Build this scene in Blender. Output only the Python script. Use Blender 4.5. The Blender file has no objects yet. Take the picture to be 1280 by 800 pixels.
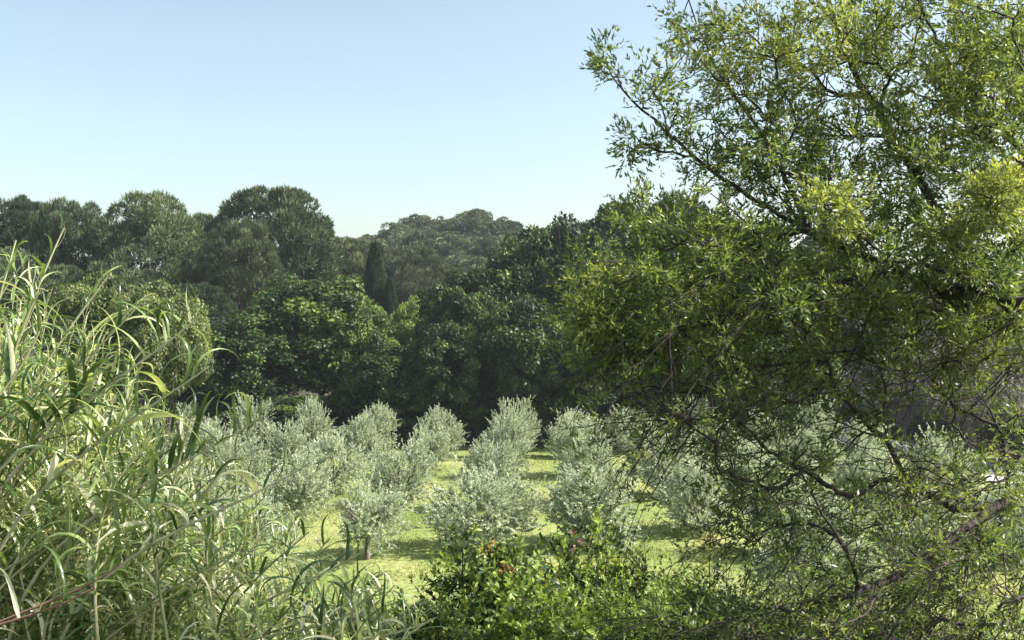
import bpy, math
import numpy as np
from mathutils import Vector

# ------------------------------------------------------------------ camera, sky, sun, exposure
sc = bpy.context.scene
COL = sc.collection
FPX = 1250.0            # focal length in photo pixels (1280 wide)
EYE = 8.0               # eye height over the olive field
cam_d = bpy.data.cameras.new('camera')
cam_d.sensor_width = 36.0
cam_d.lens = 36.0 * FPX / 1280.0
cam_d.clip_start = 0.1
cam_d.clip_end = 12000
cam = bpy.data.objects.new('camera', cam_d)
COL.objects.link(cam)
cam.location = (0, 0, EYE)
cam.rotation_euler = (math.radians(90), 0, 0)
sc.camera = cam

SUN_DIR = Vector((1.0, -0.06, 0.98)).normalized()       # from the scene towards the sun
sun_el = math.asin(SUN_DIR.z)
world = bpy.data.worlds.new("World")
sc.world = world
world.use_nodes = True
wn, wl = world.node_tree.nodes, world.node_tree.links
wn.clear()
wo = wn.new('ShaderNodeOutputWorld')
wb = wn.new('ShaderNodeBackground')
ws = wn.new('ShaderNodeTexSky')
ws.sky_type = 'NISHITA'
ws.sun_disc = False
ws.sun_elevation = sun_el
ws.sun_rotation = math.atan2(SUN_DIR.x, SUN_DIR.y)
ws.altitude = 50
ws.air_density = 1.0
ws.dust_density = 2.6
ws.ozone_density = 0.35
wb.inputs['Strength'].default_value = 0.102
wt = wn.new('ShaderNodeMix'); wt.data_type = 'RGBA'; wt.blend_type = 'MULTIPLY'     # the day's hazy cyan air
wt.inputs['Factor'].default_value = 1
wt.inputs[7].default_value = (1.07, 1.05, 0.92, 1)
wl.new(ws.outputs[0], wt.inputs[6])
wl.new(wt.outputs[2], wb.inputs['Color'])
wl.new(wb.outputs[0], wo.inputs['Surface'])

sd = bpy.data.lights.new('sun', 'SUN')
sd.energy = 4.6
sd.angle = math.radians(0.5)
sd.color = (1.0, 0.96, 0.90)
sun = bpy.data.objects.new('sun', sd)
COL.objects.link(sun)
sun.rotation_euler = (-SUN_DIR).to_track_quat('-Z', 'Y').to_euler()
sun.location = SUN_DIR * 60

sc.view_settings.view_transform = 'Standard'
sc.view_settings.look = 'None'
sc.view_settings.gamma = 1
sc.view_settings.exposure = 1.36
sc.render.engine = 'CYCLES'
sc.cycles.max_bounces = 6
sc.cycles.diffuse_bounces = 4
sc.cycles.glossy_bounces = 2
sc.cycles.transmission_bounces = 4
sc.cycles.volume_bounces = 0
sc.cycles.use_denoising = True


def R(seed):
    return np.random.default_rng(seed)


def P(px, py, d):
    """photo pixel + distance -> world point (authoring helper)"""
    return np.array([(px - 640) / FPX * d, d, EYE + (400 - py) / FPX * d])


def sstep(v, a, b):
    t = np.clip((v - a) / (b - a), 0, 1)
    return t * t * (3 - 2 * t)


def ground_z(x, y):
    x = np.asarray(x, float); y = np.asarray(y, float)
    z = 6.3 * (1 - sstep(y, 0.5, 24))
    z = z + 0.05 * np.sin(x * 0.9 + y * 0.35) * sstep(y, 20, 30)
    z = z + 2.5 * sstep(y, 66, 95)
    z = z + 22 * sstep(y, 105, 225) * (0.44 + 0.52 * np.exp(-((x + 13) / 27) ** 2)) * (1 - sstep(y, 300, 700))
    z = z + 1.6 * np.sin(x * 0.045 + 1.0) * sstep(y, 110, 180) * (1 - sstep(y, 300, 700))
    z = z + 5 * sstep(x, 30, 60) * sstep(y, 25, 60) * (1 - sstep(y, 300, 700))
    return z


# ------------------------------------------------------------------ materials
def mat_base(name):
    m = bpy.data.materials.new(name)
    m.use_nodes = True
    nt = m.node_tree
    nt.nodes.clear()
    return m, nt.nodes, nt.links, nt.nodes.new('ShaderNodeOutputMaterial')


def ramp(n, stops):
    r = n.new('ShaderNodeValToRGB')
    e = r.color_ramp.elements
    while len(e) < len(stops):
        e.new(0.5)
    for k, (p, c) in enumerate(stops):
        e[k].position = p
        e[k].color = (*c, 1)
    return r


def leaf_mat(name, stops, under=None, trans=0.4, tcol=None, rough=0.5, spec=0.4, patch=2.0, objvar=0.25):
    m, n, l, out = mat_base(name)
    at = n.new('ShaderNodeAttribute'); at.attribute_name = 'tint'
    tc = n.new('ShaderNodeTexCoord')
    nz = n.new('ShaderNodeTexNoise'); nz.inputs['Scale'].default_value = patch
    nz.inputs['Detail'].default_value = 3
    l.new(tc.outputs['Object'], nz.inputs['Vector'])
    oi = n.new('ShaderNodeObjectInfo')
    a = n.new('ShaderNodeMath'); a.operation = 'MULTIPLY_ADD'
    l.new(nz.outputs['Fac'], a.inputs[0]); a.inputs[1].default_value = 0.8; a.inputs[2].default_value = -0.4
    b = n.new('ShaderNodeMath'); b.operation = 'ADD'
    l.new(at.outputs['Fac'], b.inputs[0]); l.new(a.outputs[0], b.inputs[1])
    c = n.new('ShaderNodeMath'); c.operation = 'MULTIPLY_ADD'
    l.new(oi.outputs['Random'], c.inputs[0]); c.inputs[1].default_value = objvar; c.inputs[2].default_value = -objvar / 2
    d = n.new('ShaderNodeMath'); d.operation = 'ADD'; d.use_clamp = True
    l.new(b.outputs[0], d.inputs[0]); l.new(c.outputs[0], d.inputs[1])
    r = ramp(n, stops)
    l.new(d.outputs[0], r.inputs['Fac'])
    colr = r.outputs['Color']
    if under:
        g = n.new('ShaderNodeNewGeometry')
        mx = n.new('ShaderNodeMix'); mx.data_type = 'RGBA'
        l.new(g.outputs['Backfacing'], mx.inputs['Factor'])
        l.new(colr, mx.inputs[6]); mx.inputs[7].default_value = (*under, 1)
        colr = mx.outputs[2]
    pb = n.new('ShaderNodeBsdfPrincipled')
    l.new(colr, pb.inputs['Base Color'])
    pb.inputs['Roughness'].default_value = rough
    pb.inputs['Specular IOR Level'].default_value = spec
    tr = n.new('ShaderNodeBsdfTranslucent')
    hs = n.new('ShaderNodeMix'); hs.data_type = 'RGBA'; hs.blend_type = 'MULTIPLY'
    hs.inputs['Factor'].default_value = 1
    l.new(colr, hs.inputs[6]); hs.inputs[7].default_value = (*(tcol or (1.35, 1.25, 0.55)), 1)
    l.new(hs.outputs[2], tr.inputs['Color'])
    ms = n.new('ShaderNodeMixShader'); ms.inputs['Fac'].default_value = trans
    l.new(pb.outputs[0], ms.inputs[1]); l.new(tr.outputs[0], ms.inputs[2])
    l.new(ms.outputs[0], out.inputs['Surface'])
    return m


def bark_mat(name, c1, c2, scale=14):
    m, n, l, out = mat_base(name)
    tc = n.new('ShaderNodeTexCoord')
    mp = n.new('ShaderNodeMapping'); mp.inputs['Scale'].default_value = (1, 1, 0.25)
    nz = n.new('ShaderNodeTexNoise'); nz.inputs['Scale'].default_value = scale; nz.inputs['Detail'].default_value = 6
    l.new(tc.outputs['Object'], mp.inputs['Vector']); l.new(mp.outputs[0], nz.inputs['Vector'])
    r = ramp(n, [(0.3, c1), (0.7, c2)])
    l.new(nz.outputs['Fac'], r.inputs['Fac'])
    pb = n.new('ShaderNodeBsdfPrincipled'); pb.inputs['Roughness'].default_value = 0.9
    l.new(r.outputs['Color'], pb.inputs['Base Color'])
    bp = n.new('ShaderNodeBump'); bp.inputs['Strength'].default_value = 0.7; bp.inputs['Distance'].default_value = 0.02
    l.new(nz.outputs['Fac'], bp.inputs['Height']); l.new(bp.outputs[0], pb.inputs['Normal'])
    l.new(pb.outputs[0], out.inputs['Surface'])
    return m


M_OLIVE = leaf_mat('olive_leaf', [(0.05, (0.11, 0.14, 0.08)), (0.45, (0.29, 0.35, 0.225)), (0.9, (0.56, 0.605, 0.44))],
                   under=(0.48, 0.53, 0.41), trans=0.34, tcol=(1.15, 1.15, 0.85), rough=0.45, spec=0.5, patch=1.3)
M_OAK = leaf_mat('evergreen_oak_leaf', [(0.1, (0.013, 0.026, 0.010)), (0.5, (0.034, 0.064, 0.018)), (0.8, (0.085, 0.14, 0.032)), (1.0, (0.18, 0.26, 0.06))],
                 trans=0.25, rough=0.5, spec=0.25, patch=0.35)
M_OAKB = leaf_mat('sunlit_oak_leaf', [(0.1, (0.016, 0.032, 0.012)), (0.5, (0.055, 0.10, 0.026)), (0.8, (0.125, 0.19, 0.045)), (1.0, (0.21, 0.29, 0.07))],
                  trans=0.28, spec=0.25, patch=0.35)  # lighter copy of the oak leaf, sunlight put into its colour
M_LIGHT = leaf_mat('bright_broad_leaf', [(0.1, (0.07, 0.12, 0.03)), (0.6, (0.16, 0.25, 0.05)), (0.95, (0.28, 0.38, 0.08))],
                   trans=0.4, patch=0.6)
M_BROWNISH = leaf_mat('dull_green_leaf', [(0.1, (0.05, 0.07, 0.025)), (0.6, (0.12, 0.16, 0.05)), (0.95, (0.22, 0.25, 0.09))],
                      trans=0.3, patch=0.6)
M_PINE = leaf_mat('pine_needle', [(0.1, (0.018, 0.034, 0.016)), (0.5, (0.048, 0.08, 0.038)), (0.9, (0.135, 0.175, 0.088))],
                  trans=0.2, rough=0.6, spec=0.25, patch=0.4, objvar=0.5)
M_PINEP = leaf_mat('pale_pine_needle', [(0.1, (0.035, 0.05, 0.024)), (0.6, (0.09, 0.118, 0.058)), (0.95, (0.175, 0.20, 0.105))],
                   trans=0.2, rough=0.6, spec=0.25, patch=0.4)
M_CYP = leaf_mat('cypress_scale_leaf', [(0.1, (0.012, 0.028, 0.014)), (0.9, (0.035, 0.065, 0.028))], trans=0.1, patch=1)
M_GREY = leaf_mat('grey_scrub_leaf', [(0.1, (0.06, 0.055, 0.045)), (0.6, (0.13, 0.13, 0.09)), (0.95, (0.22, 0.22, 0.15))],
                  trans=0.25, tcol=(1, 1, 0.8), patch=0.6)
M_FG = leaf_mat('narrow_tree_leaf', [(0.05, (0.05, 0.09, 0.035)), (0.45, (0.135, 0.18, 0.065)), (0.8, (0.25, 0.285, 0.10)), (1.0, (0.37, 0.37, 0.15))],
                trans=0.5, tcol=(1.35, 1.4, 0.6), rough=0.4, spec=0.5, patch=1.1, objvar=0.3)
M_SHRUB = leaf_mat('glossy_shrub_leaf', [(0.1, (0.02, 0.042, 0.014)), (0.45, (0.07, 0.12, 0.03)), (0.9, (0.33, 0.42, 0.10))],
                   trans=0.35, rough=0.42, spec=0.4, patch=1.6)
M_SHRUB_O = leaf_mat('orange_young_leaf', [(0.1, (0.26, 0.16, 0.07)), (0.9, (0.42, 0.30, 0.16))], trans=0.4, patch=2)
M_PINK = leaf_mat('pink_petal', [(0.1, (0.30, 0.15, 0.15)), (0.9, (0.45, 0.28, 0.27))], trans=0.2, tcol=(1.2, .9, .9), patch=2)
M_REED = leaf_mat('reed_leaf', [(0.05, (0.05, 0.10, 0.03)), (0.45, (0.17, 0.26, 0.08)), (0.75, (0.38, 0.46, 0.19)), (1.0, (0.68, 0.68, 0.46))],
                  trans=0.4, tcol=(1.15, 1.15, 0.5), rough=0.28, spec=0.8, patch=3.5, objvar=0.6)
M_GRASS = leaf_mat('grass_blade', [(0.1, (0.12, 0.16, 0.04)), (0.6, (0.25, 0.29, 0.10)), (0.95, (0.37, 0.37, 0.165))],
                   trans=0.35, rough=0.6, spec=0.2, patch=0.25)
M_CANE = bark_mat('cane_skin', (0.17, 0.2, 0.08), (0.38, 0.36, 0.2), 6)
M_CANEP = bark_mat('pale_cane_skin', (0.30, 0.31, 0.15), (0.58, 0.56, 0.36), 6)
M_CANER = bark_mat('red_brown_cane_skin', (0.12, 0.07, 0.045), (0.26, 0.155, 0.10), 6)
M_BARK = bark_mat('dark_bark', (0.024, 0.018, 0.016), (0.07, 0.052, 0.045))
M_BARKO = bark_mat('olive_bark', (0.07, 0.06, 0.045), (0.18, 0.155, 0.12))
M_BARKG = bark_mat('grey_bark', (0.13, 0.11, 0.10), (0.26, 0.23, 0.22))


def ground_mat():
    m, n, l, out = mat_base('ground_cover')
    geo = n.new('ShaderNodeNewGeometry')
    sep = n.new('ShaderNodeSeparateXYZ'); l.new(geo.outputs['Position'], sep.inputs[0])

    def noise(scale, det=5, stretch=None):
        nz = n.new('ShaderNodeTexNoise'); nz.inputs['Scale'].default_value = scale; nz.inputs['Detail'].default_value = det
        if stretch:
            mp = n.new('ShaderNodeMapping'); mp.inputs['Scale'].default_value = stretch
            l.new(geo.outputs['Position'], mp.inputs['Vector']); l.new(mp.outputs[0], nz.inputs['Vector'])
        else:
            l.new(geo.outputs['Position'], nz.inputs['Vector'])
        return nz
    n1 = noise(0.35, 6, (1, 0.5, 1)); n2 = noise(5, 6); n3 = noise(0.12, 3)
    g = ramp(n, [(0.30, (0.12, 0.17, 0.04)), (0.48, (0.215, 0.26, 0.085)), (0.64, (0.285, 0.30, 0.12)), (0.76, (0.31, 0.24, 0.15))])
    l.new(n1.outputs['Fac'], g.inputs['Fac'])
    f = ramp(n, [(0.3, (0.62, 0.62, 0.62)), (0.7, (1.15, 1.15, 1.1))])
    l.new(n2.outputs['Fac'], f.inputs['Fac'])
    mul = n.new('ShaderNodeMix'); mul.data_type = 'RGBA'; mul.blend_type = 'MULTIPLY'; mul.inputs['Factor'].default_value = 1
    l.new(g.outputs['Color'], mul.inputs[6]); l.new(f.outputs['Color'], mul.inputs[7])
    # leaf litter and scrub soil under the woods and on the near bank
    lit = ramp(n, [(0.35, (0.035, 0.035, 0.022)), (0.6, (0.07, 0.06, 0.04)), (0.75, (0.06, 0.075, 0.03))])
    l.new(n3.outputs['Fac'], lit.inputs['Fac'])
    mr = n.new('ShaderNodeMapRange'); mr.inputs['From Min'].default_value = 62; mr.inputs['From Max'].default_value = 65
    l.new(sep.outputs['Y'], mr.inputs['Value'])
    mr2 = n.new('ShaderNodeMapRange'); mr2.inputs['From Min'].default_value = 22; mr2.inputs['From Max'].default_value = 17
    l.new(sep.outputs['Y'], mr2.inputs['Value'])
    mr3 = n.new('ShaderNodeMapRange'); mr3.inputs['From Min'].default_value = 27.5; mr3.inputs['From Max'].default_value = 30
    l.new(sep.outputs['X'], mr3.inputs['Value'])
    mx0 = n.new('ShaderNodeMath'); mx0.operation = 'MAXIMUM'
    l.new(mr.outputs[0], mx0.inputs[0]); l.new(mr2.outputs[0], mx0.inputs[1])
    mx = n.new('ShaderNodeMath'); mx.operation = 'MAXIMUM'
    l.new(mx0.outputs[0], mx.inputs[0]); l.new(mr3.outputs[0], mx.inputs[1])
    mix = n.new('ShaderNodeMix'); mix.data_type = 'RGBA'
    l.new(mx.outputs[0], mix.inputs['Factor']); l.new(mul.outputs[2], mix.inputs[6]); l.new(lit.outputs['Color'], mix.inputs[7])
    pb = n.new('ShaderNodeBsdfPrincipled'); pb.inputs['Roughness'].default_value = 0.95
    pb.inputs['Specular IOR Level'].default_value = 0.15
    l.new(mix.outputs[2], pb.inputs['Base Color'])
    bp = n.new('ShaderNodeBump'); bp.inputs['Strength'].default_value = 0.8; bp.inputs['Distance'].default_value = 0.08
    l.new(n2.outputs['Fac'], bp.inputs['Height']); l.new(bp.outputs[0], pb.inputs['Normal'])
    l.new(pb.outputs[0], out.inputs['Surface'])
    return m


def road_mat():
    m, n, l, out = mat_base('pale_track')
    geo = n.new('ShaderNodeNewGeometry')
    nz = n.new('ShaderNodeTexNoise'); nz.inputs['Scale'].default_value = 3; nz.inputs['Detail'].default_value = 8
    l.new(geo.outputs['Position'], nz.inputs['Vector'])
    r = ramp(n, [(0.3, (0.32, 0.30, 0.29)), (0.7, (0.48, 0.45, 0.43))])
    l.new(nz.outputs['Fac'], r.inputs['Fac'])
    pb = n.new('ShaderNodeBsdfPrincipled'); pb.inputs['Roughness'].default_value = 0.9
    l.new(r.outputs['Color'], pb.inputs['Base Color'])
    bp = n.new('ShaderNodeBump'); bp.inputs['Strength'].default_value = 0.4; bp.inputs['Distance'].default_value = 0.03
    l.new(nz.outputs['Fac'], bp.inputs['Height']); l.new(bp.outputs[0], pb.inputs['Normal'])
    l.new(pb.outputs[0], out.inputs['Surface'])
    return m


# ------------------------------------------------------------------ mesh helpers
def norm(v):
    return v / np.maximum(np.linalg.norm(v, axis=-1, keepdims=True), 1e-9)


def rdir(rng, n):
    return norm(rng.normal(size=(n, 3)))


class Geo:
    """collects quads into one mesh"""
    def __init__(self):
        self.V, self.Q, self.T, self.M, self.n = [], [], [], [], 0

    def add(self, V, Q, tint=0.5, mi=0):
        V = np.asarray(V, float).reshape(-1, 3); Q = np.asarray(Q, int).reshape(-1, 4)
        self.V.append(V); self.Q.append(Q + self.n)
        self.T.append(np.broadcast_to(np.asarray(tint, float), (len(V),)).copy())
        self.M.append(np.full(len(Q), mi)); self.n += len(V)

    def leaves(self, Pp, D, N, L, W, rng, tint=None, mi=0, fold=0.12, mid=0.45):
        """one folded diamond quad per leaf"""
        n = len(Pp)
        D = norm(D); S = norm(np.cross(D, N)); N2 = np.cross(S, D)
        L = np.broadcast_to(L, (n,))[:, None]; W = np.broadcast_to(W, (n,))[:, None]
        a = Pp; c = Pp + D * L
        m = Pp + D * L * mid + N2 * W * fold
        V = np.stack([a, m + S * W * .5, c, m - S * W * .5], 1).reshape(-1, 3)
        Q = np.arange(n * 4).reshape(n, 4)
        if tint is None:
            tint = rng.random(n)
        self.add(V, Q, np.repeat(np.broadcast_to(tint, (n,)), 4), mi)

    def tube(self, pts, rad, sides=6, tint=0.5, mi=0):
        pts = np.asarray(pts, float); k = len(pts)
        rad = np.broadcast_to(rad, (k,))
        t = norm(np.gradient(pts, axis=0))
        ref = np.array([0.31, 0.87, 0.38]) if abs(t[0] @ np.array([0.31, 0.87, 0.38])) < .9 else np.array([1., 0, 0])
        u = norm(np.cross(t, ref)); v = np.cross(t, u)
        a = np.linspace(0, 2 * np.pi, sides, endpoint=False)
        ring = pts[:, None] + rad[:, None, None] * (u[:, None] * np.cos(a)[None, :, None] + v[:, None] * np.sin(a)[None, :, None])
        i = np.arange(k - 1)[:, None] * sides; j = np.arange(sides)[None]; j2 = (j + 1) % sides
        Q = np.stack([i + j, i + j2, i + sides + j2, i + sides + j], -1).reshape(-1, 4)
        self.add(ring.reshape(-1, 3), Q, tint, mi)

    def mesh(self, name, mats, smooth=False):
        V = np.concatenate(self.V); Q = np.concatenate(self.Q); T = np.concatenate(self.T); M = np.concatenate(self.M)
        me = bpy.data.meshes.new(name)
        me.vertices.add(len(V)); me.vertices.foreach_set('co', V.astype('f').ravel())
        me.loops.add(len(Q) * 4); me.loops.foreach_set('vertex_index', Q.astype('i').ravel())
        me.polygons.add(len(Q)); me.polygons.foreach_set('loop_start', np.arange(len(Q), dtype='i') * 4)
        me.polygons.foreach_set('material_index', M.astype('i'))
        at = me.attributes.new('tint', 'FLOAT', 'POINT'); at.data.foreach_set('value', T.astype('f'))
        for m in (mats if isinstance(mats, (list, tuple)) else [mats]):
            me.materials.append(m)
        me.update(calc_edges=True)
        if smooth:
            me.polygons.foreach_set('use_smooth', [True] * len(Q))
        return me


def link(name, data=None, parent=None, loc=None, kind=None, label=None, cat=None, group=None):
    o = bpy.data.objects.new(name, data)
    COL.objects.link(o)
    if parent is not None: o.parent = parent
    if loc is not None: o.location = loc
    if kind: o['kind'] = kind
    if label: o['label'] = label
    if cat: o['category'] = cat
    if group: o['group'] = group
    return o


def shoot_leaves(g, rng, O, D, length, K, L, W, spread=0.9, droop=0.0, mi=0, tint=None, tvar=0.25):
    """K leaves along each of the shoots starting at O in directions D"""
    M = len(O)
    t = rng.uniform(0.05, 1, (M, K, 1))
    ln = np.broadcast_to(length, (M,))[:, None, None]
    pos = O[:, None] + D[:, None] * ln * t + np.array([0, 0, -1.]) * (droop * ln * t * t)
    rad = rdir(rng, M * K).reshape(M, K, 3)
    rad = norm(rad - (rad * D[:, None]).sum(-1, keepdims=True) * D[:, None])
    sp = spread * rng.uniform(0.5, 1.2, (M, K, 1))
    dl = norm(D[:, None] * np.cos(sp) + rad * np.sin(sp))
    nn = norm(D[:, None] - dl * 0.5 + 0.6 * rdir(rng, M * K).reshape(M, K, 3))
    base = rng.random((M, 1)) if tint is None else np.broadcast_to(tint, (M,))[:, None]
    tt = np.clip(base + rng.uniform(-tvar, tvar, (M, K)), 0, 1)
    l = L * rng.uniform(0.7, 1.25, M * K); w = W * rng.uniform(0.8, 1.2, M * K)
    g.leaves(pos.reshape(-1, 3), dl.reshape(-1, 3), nn.reshape(-1, 3), l, w, rng, tt.ravel(), mi)


def wob(p0, p1, n, amp, rng, sag=0.0):
    t = np.linspace(0, 1, n)[:, None]
    p = p0 * (1 - t) + p1 * t
    b = np.sin(np.pi * t) * rdir(rng, 1) * amp + np.sin(2 * np.pi * t) * rdir(rng, 1) * amp * 0.4
    return p + b + np.array([0, 0, 1.]) * sag * 4 * t * (1 - t)


# ------------------------------------------------------------------ ground, road
def make_ground():
    xs = np.concatenate([-np.geomspace(4500, 62, 26), np.arange(-60, 60.1, 1.0), np.geomspace(62, 4500, 26)])
    ys = np.concatenate([[-900, -400, -150, -60, -25, -10, -4], np.arange(0, 100, 0.8), np.arange(100, 330, 4), np.geomspace(335, 9000, 30)])
    X, Y = np.meshgrid(xs, ys)
    Z = ground_z(X, Y)
    rng = R(5)
    Z = Z + rng.uniform(-0.02, 0.02, Z.shape) * (np.abs(X) < 60) * (Y < 100)
    nx = len(xs); i = np.arange(len(ys) - 1)[:, None] * nx; j = np.arange(nx - 1)[None]
    Q = np.stack([i + j, i + j + 1, i + nx + j + 1, i + nx + j], -1).reshape(-1, 4)
    g = Geo(); g.add(np.stack([X, Y, Z], -1), Q)
    link('ground', g.mesh('ground', ground_mat(), True), kind='structure')


make_ground()
ROAD = [(27.5, 24), (25.8, 40), (25.2, 52), (24.0, 62), (22.5, 72), (18, 84)]


def make_road():
    pts = np.array(ROAD, float)
    t = np.linspace(0, len(pts) - 1, 70)
    x = np.interp(t, range(len(pts)), pts[:, 0]); y = np.interp(t, range(len(pts)), pts[:, 1])
    g = Geo(); cols = []
    for s in np.linspace(-1.9, 1.9, 6):
        cols.append(np.stack([x + s, y, ground_z(x + s, y) + 0.05 - 0.01 * abs(s)], -1))
    V = np.stack(cols, 1); k = V.shape[1]
    i = np.arange(len(t) - 1)[:, None] * k; j = np.arange(k - 1)[None]
    Q = np.stack([i + j, i + j + 1, i + k + j + 1, i + k + j], -1).reshape(-1, 4)
    g.add(V, Q)
    link('farm_road', g.mesh('farm_road', road_mat(), True), kind='structure')


make_road()


def make_grass():
    rng = R(11); n = 190000
    y = 23 + 41 * rng.random(n) ** 1.25
    x = (rng.random(n) - 0.5) * 2 * (0.55 * y)
    x = np.clip(x, -40, 23.0)
    patch = np.sin(x * 0.8 + 1.3 * np.sin(y * .5)) * np.cos(y * 0.9 + np.sin(x * .6))
    keep = rng.random(n) < 0.55 + 0.45 * patch
    x, y, patch = x[keep], y[keep], patch[keep]; n = len(x)
    z = ground_z(x, y) - 0.01
    D = norm(np.stack([rng.normal(0, .45, n), rng.normal(0, .45, n), np.ones(n)], -1))
    g = Geo()
    h = rng.uniform(0.05, 0.17, n) * (1 + 0.5 * patch) * np.where(rng.random(n) < .03, 1.9, 1)
    g.leaves(np.stack([x, y, z], -1), D, rdir(rng, n), h, rng.uniform(0.015, 0.035, n), rng, np.clip(rng.normal(.5, .2, n) - 0.15 * patch, 0, 1), mid=0.3)
    link('field_grass', g.mesh('field_grass', M_GRASS), kind='stuff', label='short sunlit yellow green grass between the olive rows', cat='grass')


make_grass()


# ------------------------------------------------------------------ olive trees (variants share meshes)
def olive_variant(seed, high=False):
    rng = R(seed)
    tr = Geo(); crown = Geo()
    th = rng.uniform(0.35, 0.55) + (.35 if high else 0)
    lean = np.array([rng.uniform(-.1, .1), rng.uniform(-.1, .1), th])
    tr.tube(wob(np.array([0, 0, -0.15]), lean, 5, 0.02, rng), np.array([.13, .10, .085, .08, .085]), 8)
    O, D, Ln = [], [], []
    limbs = []
    for k in range(7):
        a = k * 2 * np.pi / 7 + rng.uniform(-.3, .3)
        r = rng.uniform(0.55, 1.15)
        end = np.array([np.cos(a) * r, np.sin(a) * r, rng.uniform(1.5, 2.2)])
        lp = wob(lean, end, 7, 0.1, rng, -0.1)
        limbs.append((lp, np.linspace(.055, .012, 7)))
        for q in range(3):
            s = lp[rng.integers(2, 6)]
            e2 = s + np.array([np.cos(a + rng.normal(0, .8)), np.sin(a + rng.normal(0, .8)), rng.uniform(.2, .9)]) * rng.uniform(.35, .7)
            limbs.append((wob(s, e2, 4, .04, rng), np.linspace(.02, .006, 4)))
    # plumes: clustered upward shoots
    nc = 60
    gap = rdir(rng, 1)[0]; sq = np.array([rng.uniform(.85, 1.12), rng.uniform(.85, 1.12), rng.uniform(.92, 1.08)])
    for k in range(nc):
        u = rdir(rng, 1)[0]
        if u @ gap > .78: continue
        if high and u[2] < -.35: continue
        u[2] = abs(u[2]) * rng.choice([1, 1, -0.9, -1.15])
        c = np.array([0, 0, 1.3]) + u * np.array([1.22, 1.22, 0.98]) * sq * rng.uniform(.6, 1.0)
        if u[2] > .45: c[2] += rng.uniform(-.3, .45)
        m = 20
        o = c + rng.normal(0, .19, (m, 3)) * np.array([1, 1, 1.1])
        d = norm(np.array([0, 0, 0.7]) + u * 0.7 + rng.normal(0, .45, (m, 3)))
        O.append(o); D.append(d); Ln.append(rng.uniform(.2, .5, m))
    O = np.concatenate(O); D = np.concatenate(D); Ln = np.concatenate(Ln)
    shoot_leaves(crown, rng, O, D, Ln, 26, 0.09, 0.036, spread=0.75)
    return (tr.mesh('olive_trunk', M_BARKO, True), limbs_mesh(limbs, 'olive_branches', M_BARKO), crown.mesh('olive_crown', M_OLIVE))


def limbs_mesh(limbs, name, mat, sides=5):
    g = Geo()
    for p, r in limbs:
        g.tube(p, r, sides)
    return g.mesh(name, mat, True)


OLV = [olive_variant(100 + k) for k in range(5)] + [olive_variant(140, True), olive_variant(141, True)]


def tree_obj(name, parts, loc, rz, sx, sz, label, cat, group=None, matover=None):
    o = link(name, None, None, loc, label=label, cat=cat, group=group)
    o.rotation_euler = (0, 0, rz); o.scale = (sx, sx, sz); o.empty_display_size = 0.3
    for nm, me, kind in parts:
        c = link(nm, me, o, kind=kind)
        if matover and nm == 'crown':
            c.material_slots[0].link = 'OBJECT'; c.material_slots[0].material = matover
    return o


# rows: (x positions, distances), left to right in the photo
ROWS = {
    'left6': [(-24.0, 57), (-23.6, 48)],
    'left5': [(-20.2, 61.5), (-20.0, 54), (-19.6, 46)],
    'left4': [(-15.9, 61.5), (-16.0, 54), (-15.9, 38)],
    'left3': [(-12.0, 60), (-12.0, 52.5), (-12.2, 45), (-11.9, 37), (-11.5, 29)],
    'left2': [(-8.2, 60.5), (-8.1, 53.5), (-8.2, 46), (-8.3, 38.5), (-8.4, 31)],
    'left1': [(-4.1, 58), (-4.4, 51), (-4.75, 43), (-4.8, 33.2)],
    'laneL': [(0.15, 58), (-0.35, 50.5), (-0.75, 42.5), (-0.95, 34.8)],
    'laneR': [(3.4, 58), (3.4, 51), (3.35, 43.5), (3.0, 35.2)],
    'right2': [(7.0, 60), (7.3, 52.5), (7.2, 45), (6.9, 37.5)],
    'right3': [(11.0, 61), (11.0, 53), (10.6, 44), (9.6, 34), (8.0, 26.5)],
    'right4': [(14.6, 58), (14.6, 49), (13.8, 39), (12.6, 30)],
    'right5': [(18.4, 60), (18.2, 51), (18.0, 42), (16.8, 33)],
}
ROWTXT = {
    'laneL': 'in the row bordering the central grass lane on its left', 'laneR': 'in the row bordering the central grass lane on its right',
    'left1': 'in the second row left of the central lane', 'left2': 'in the third row left of the central lane',
    'left3': 'in the fourth row left of the central lane', 'left4': 'in the fifth row left of the central lane',
    'left5': 'in the sixth row left of the central lane', 'left6': 'in the outermost row on the left',
    'right2': 'in the second row right of the central lane', 'right3': 'in the third row right of the central lane',
    'right4': 'in the fourth row right of the central lane', 'right5': 'in the row beside the pale farm road',
}
ORD = {5: ['farthest', 'fourth nearest', 'third nearest', 'second nearest', 'nearest'],
       4: ['farthest', 'third nearest', 'second nearest', 'nearest'], 3: ['farthest', 'middle', 'nearest'], 2: ['farther', 'nearer']}
rng = R(77)
k = 0
for row, lst in ROWS.items():
    for q, (x, y) in enumerate(lst):
        v = OLV[k % 5]; k += 1
        if (row, q) in (('left1', 3), ('left2', 4), ('left3', 4), ('left1', 1), ('right3', 4)): v = OLV[5 + k % 2]
        s = rng.uniform(.88, 1.04) * (1.0 if y > 40 else 1.12)
        hz = rng.uniform(0.94, 1.2)
        if row == 'left1' and q == 3: s, hz = 1.02, 1.0
        if row == 'laneL' and q == 3: s, hz = 1.36, 1.0
        if row == 'laneR' and q == 3: s, hz = 1.3, 1.02
        tree_obj('olive_tree', [('trunk', v[0], None), ('branches', v[1], 'stuff'), ('crown', v[2], 'stuff')],
                 (x, y, float(ground_z(x, y))), rng.uniform(0, 6.28), s, hz,
                 f"{ORD[len(lst)][q]} silvery olive tree {ROWTXT[row]}", 'olive tree', 'olive trees planted in rows on the grass')


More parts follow.
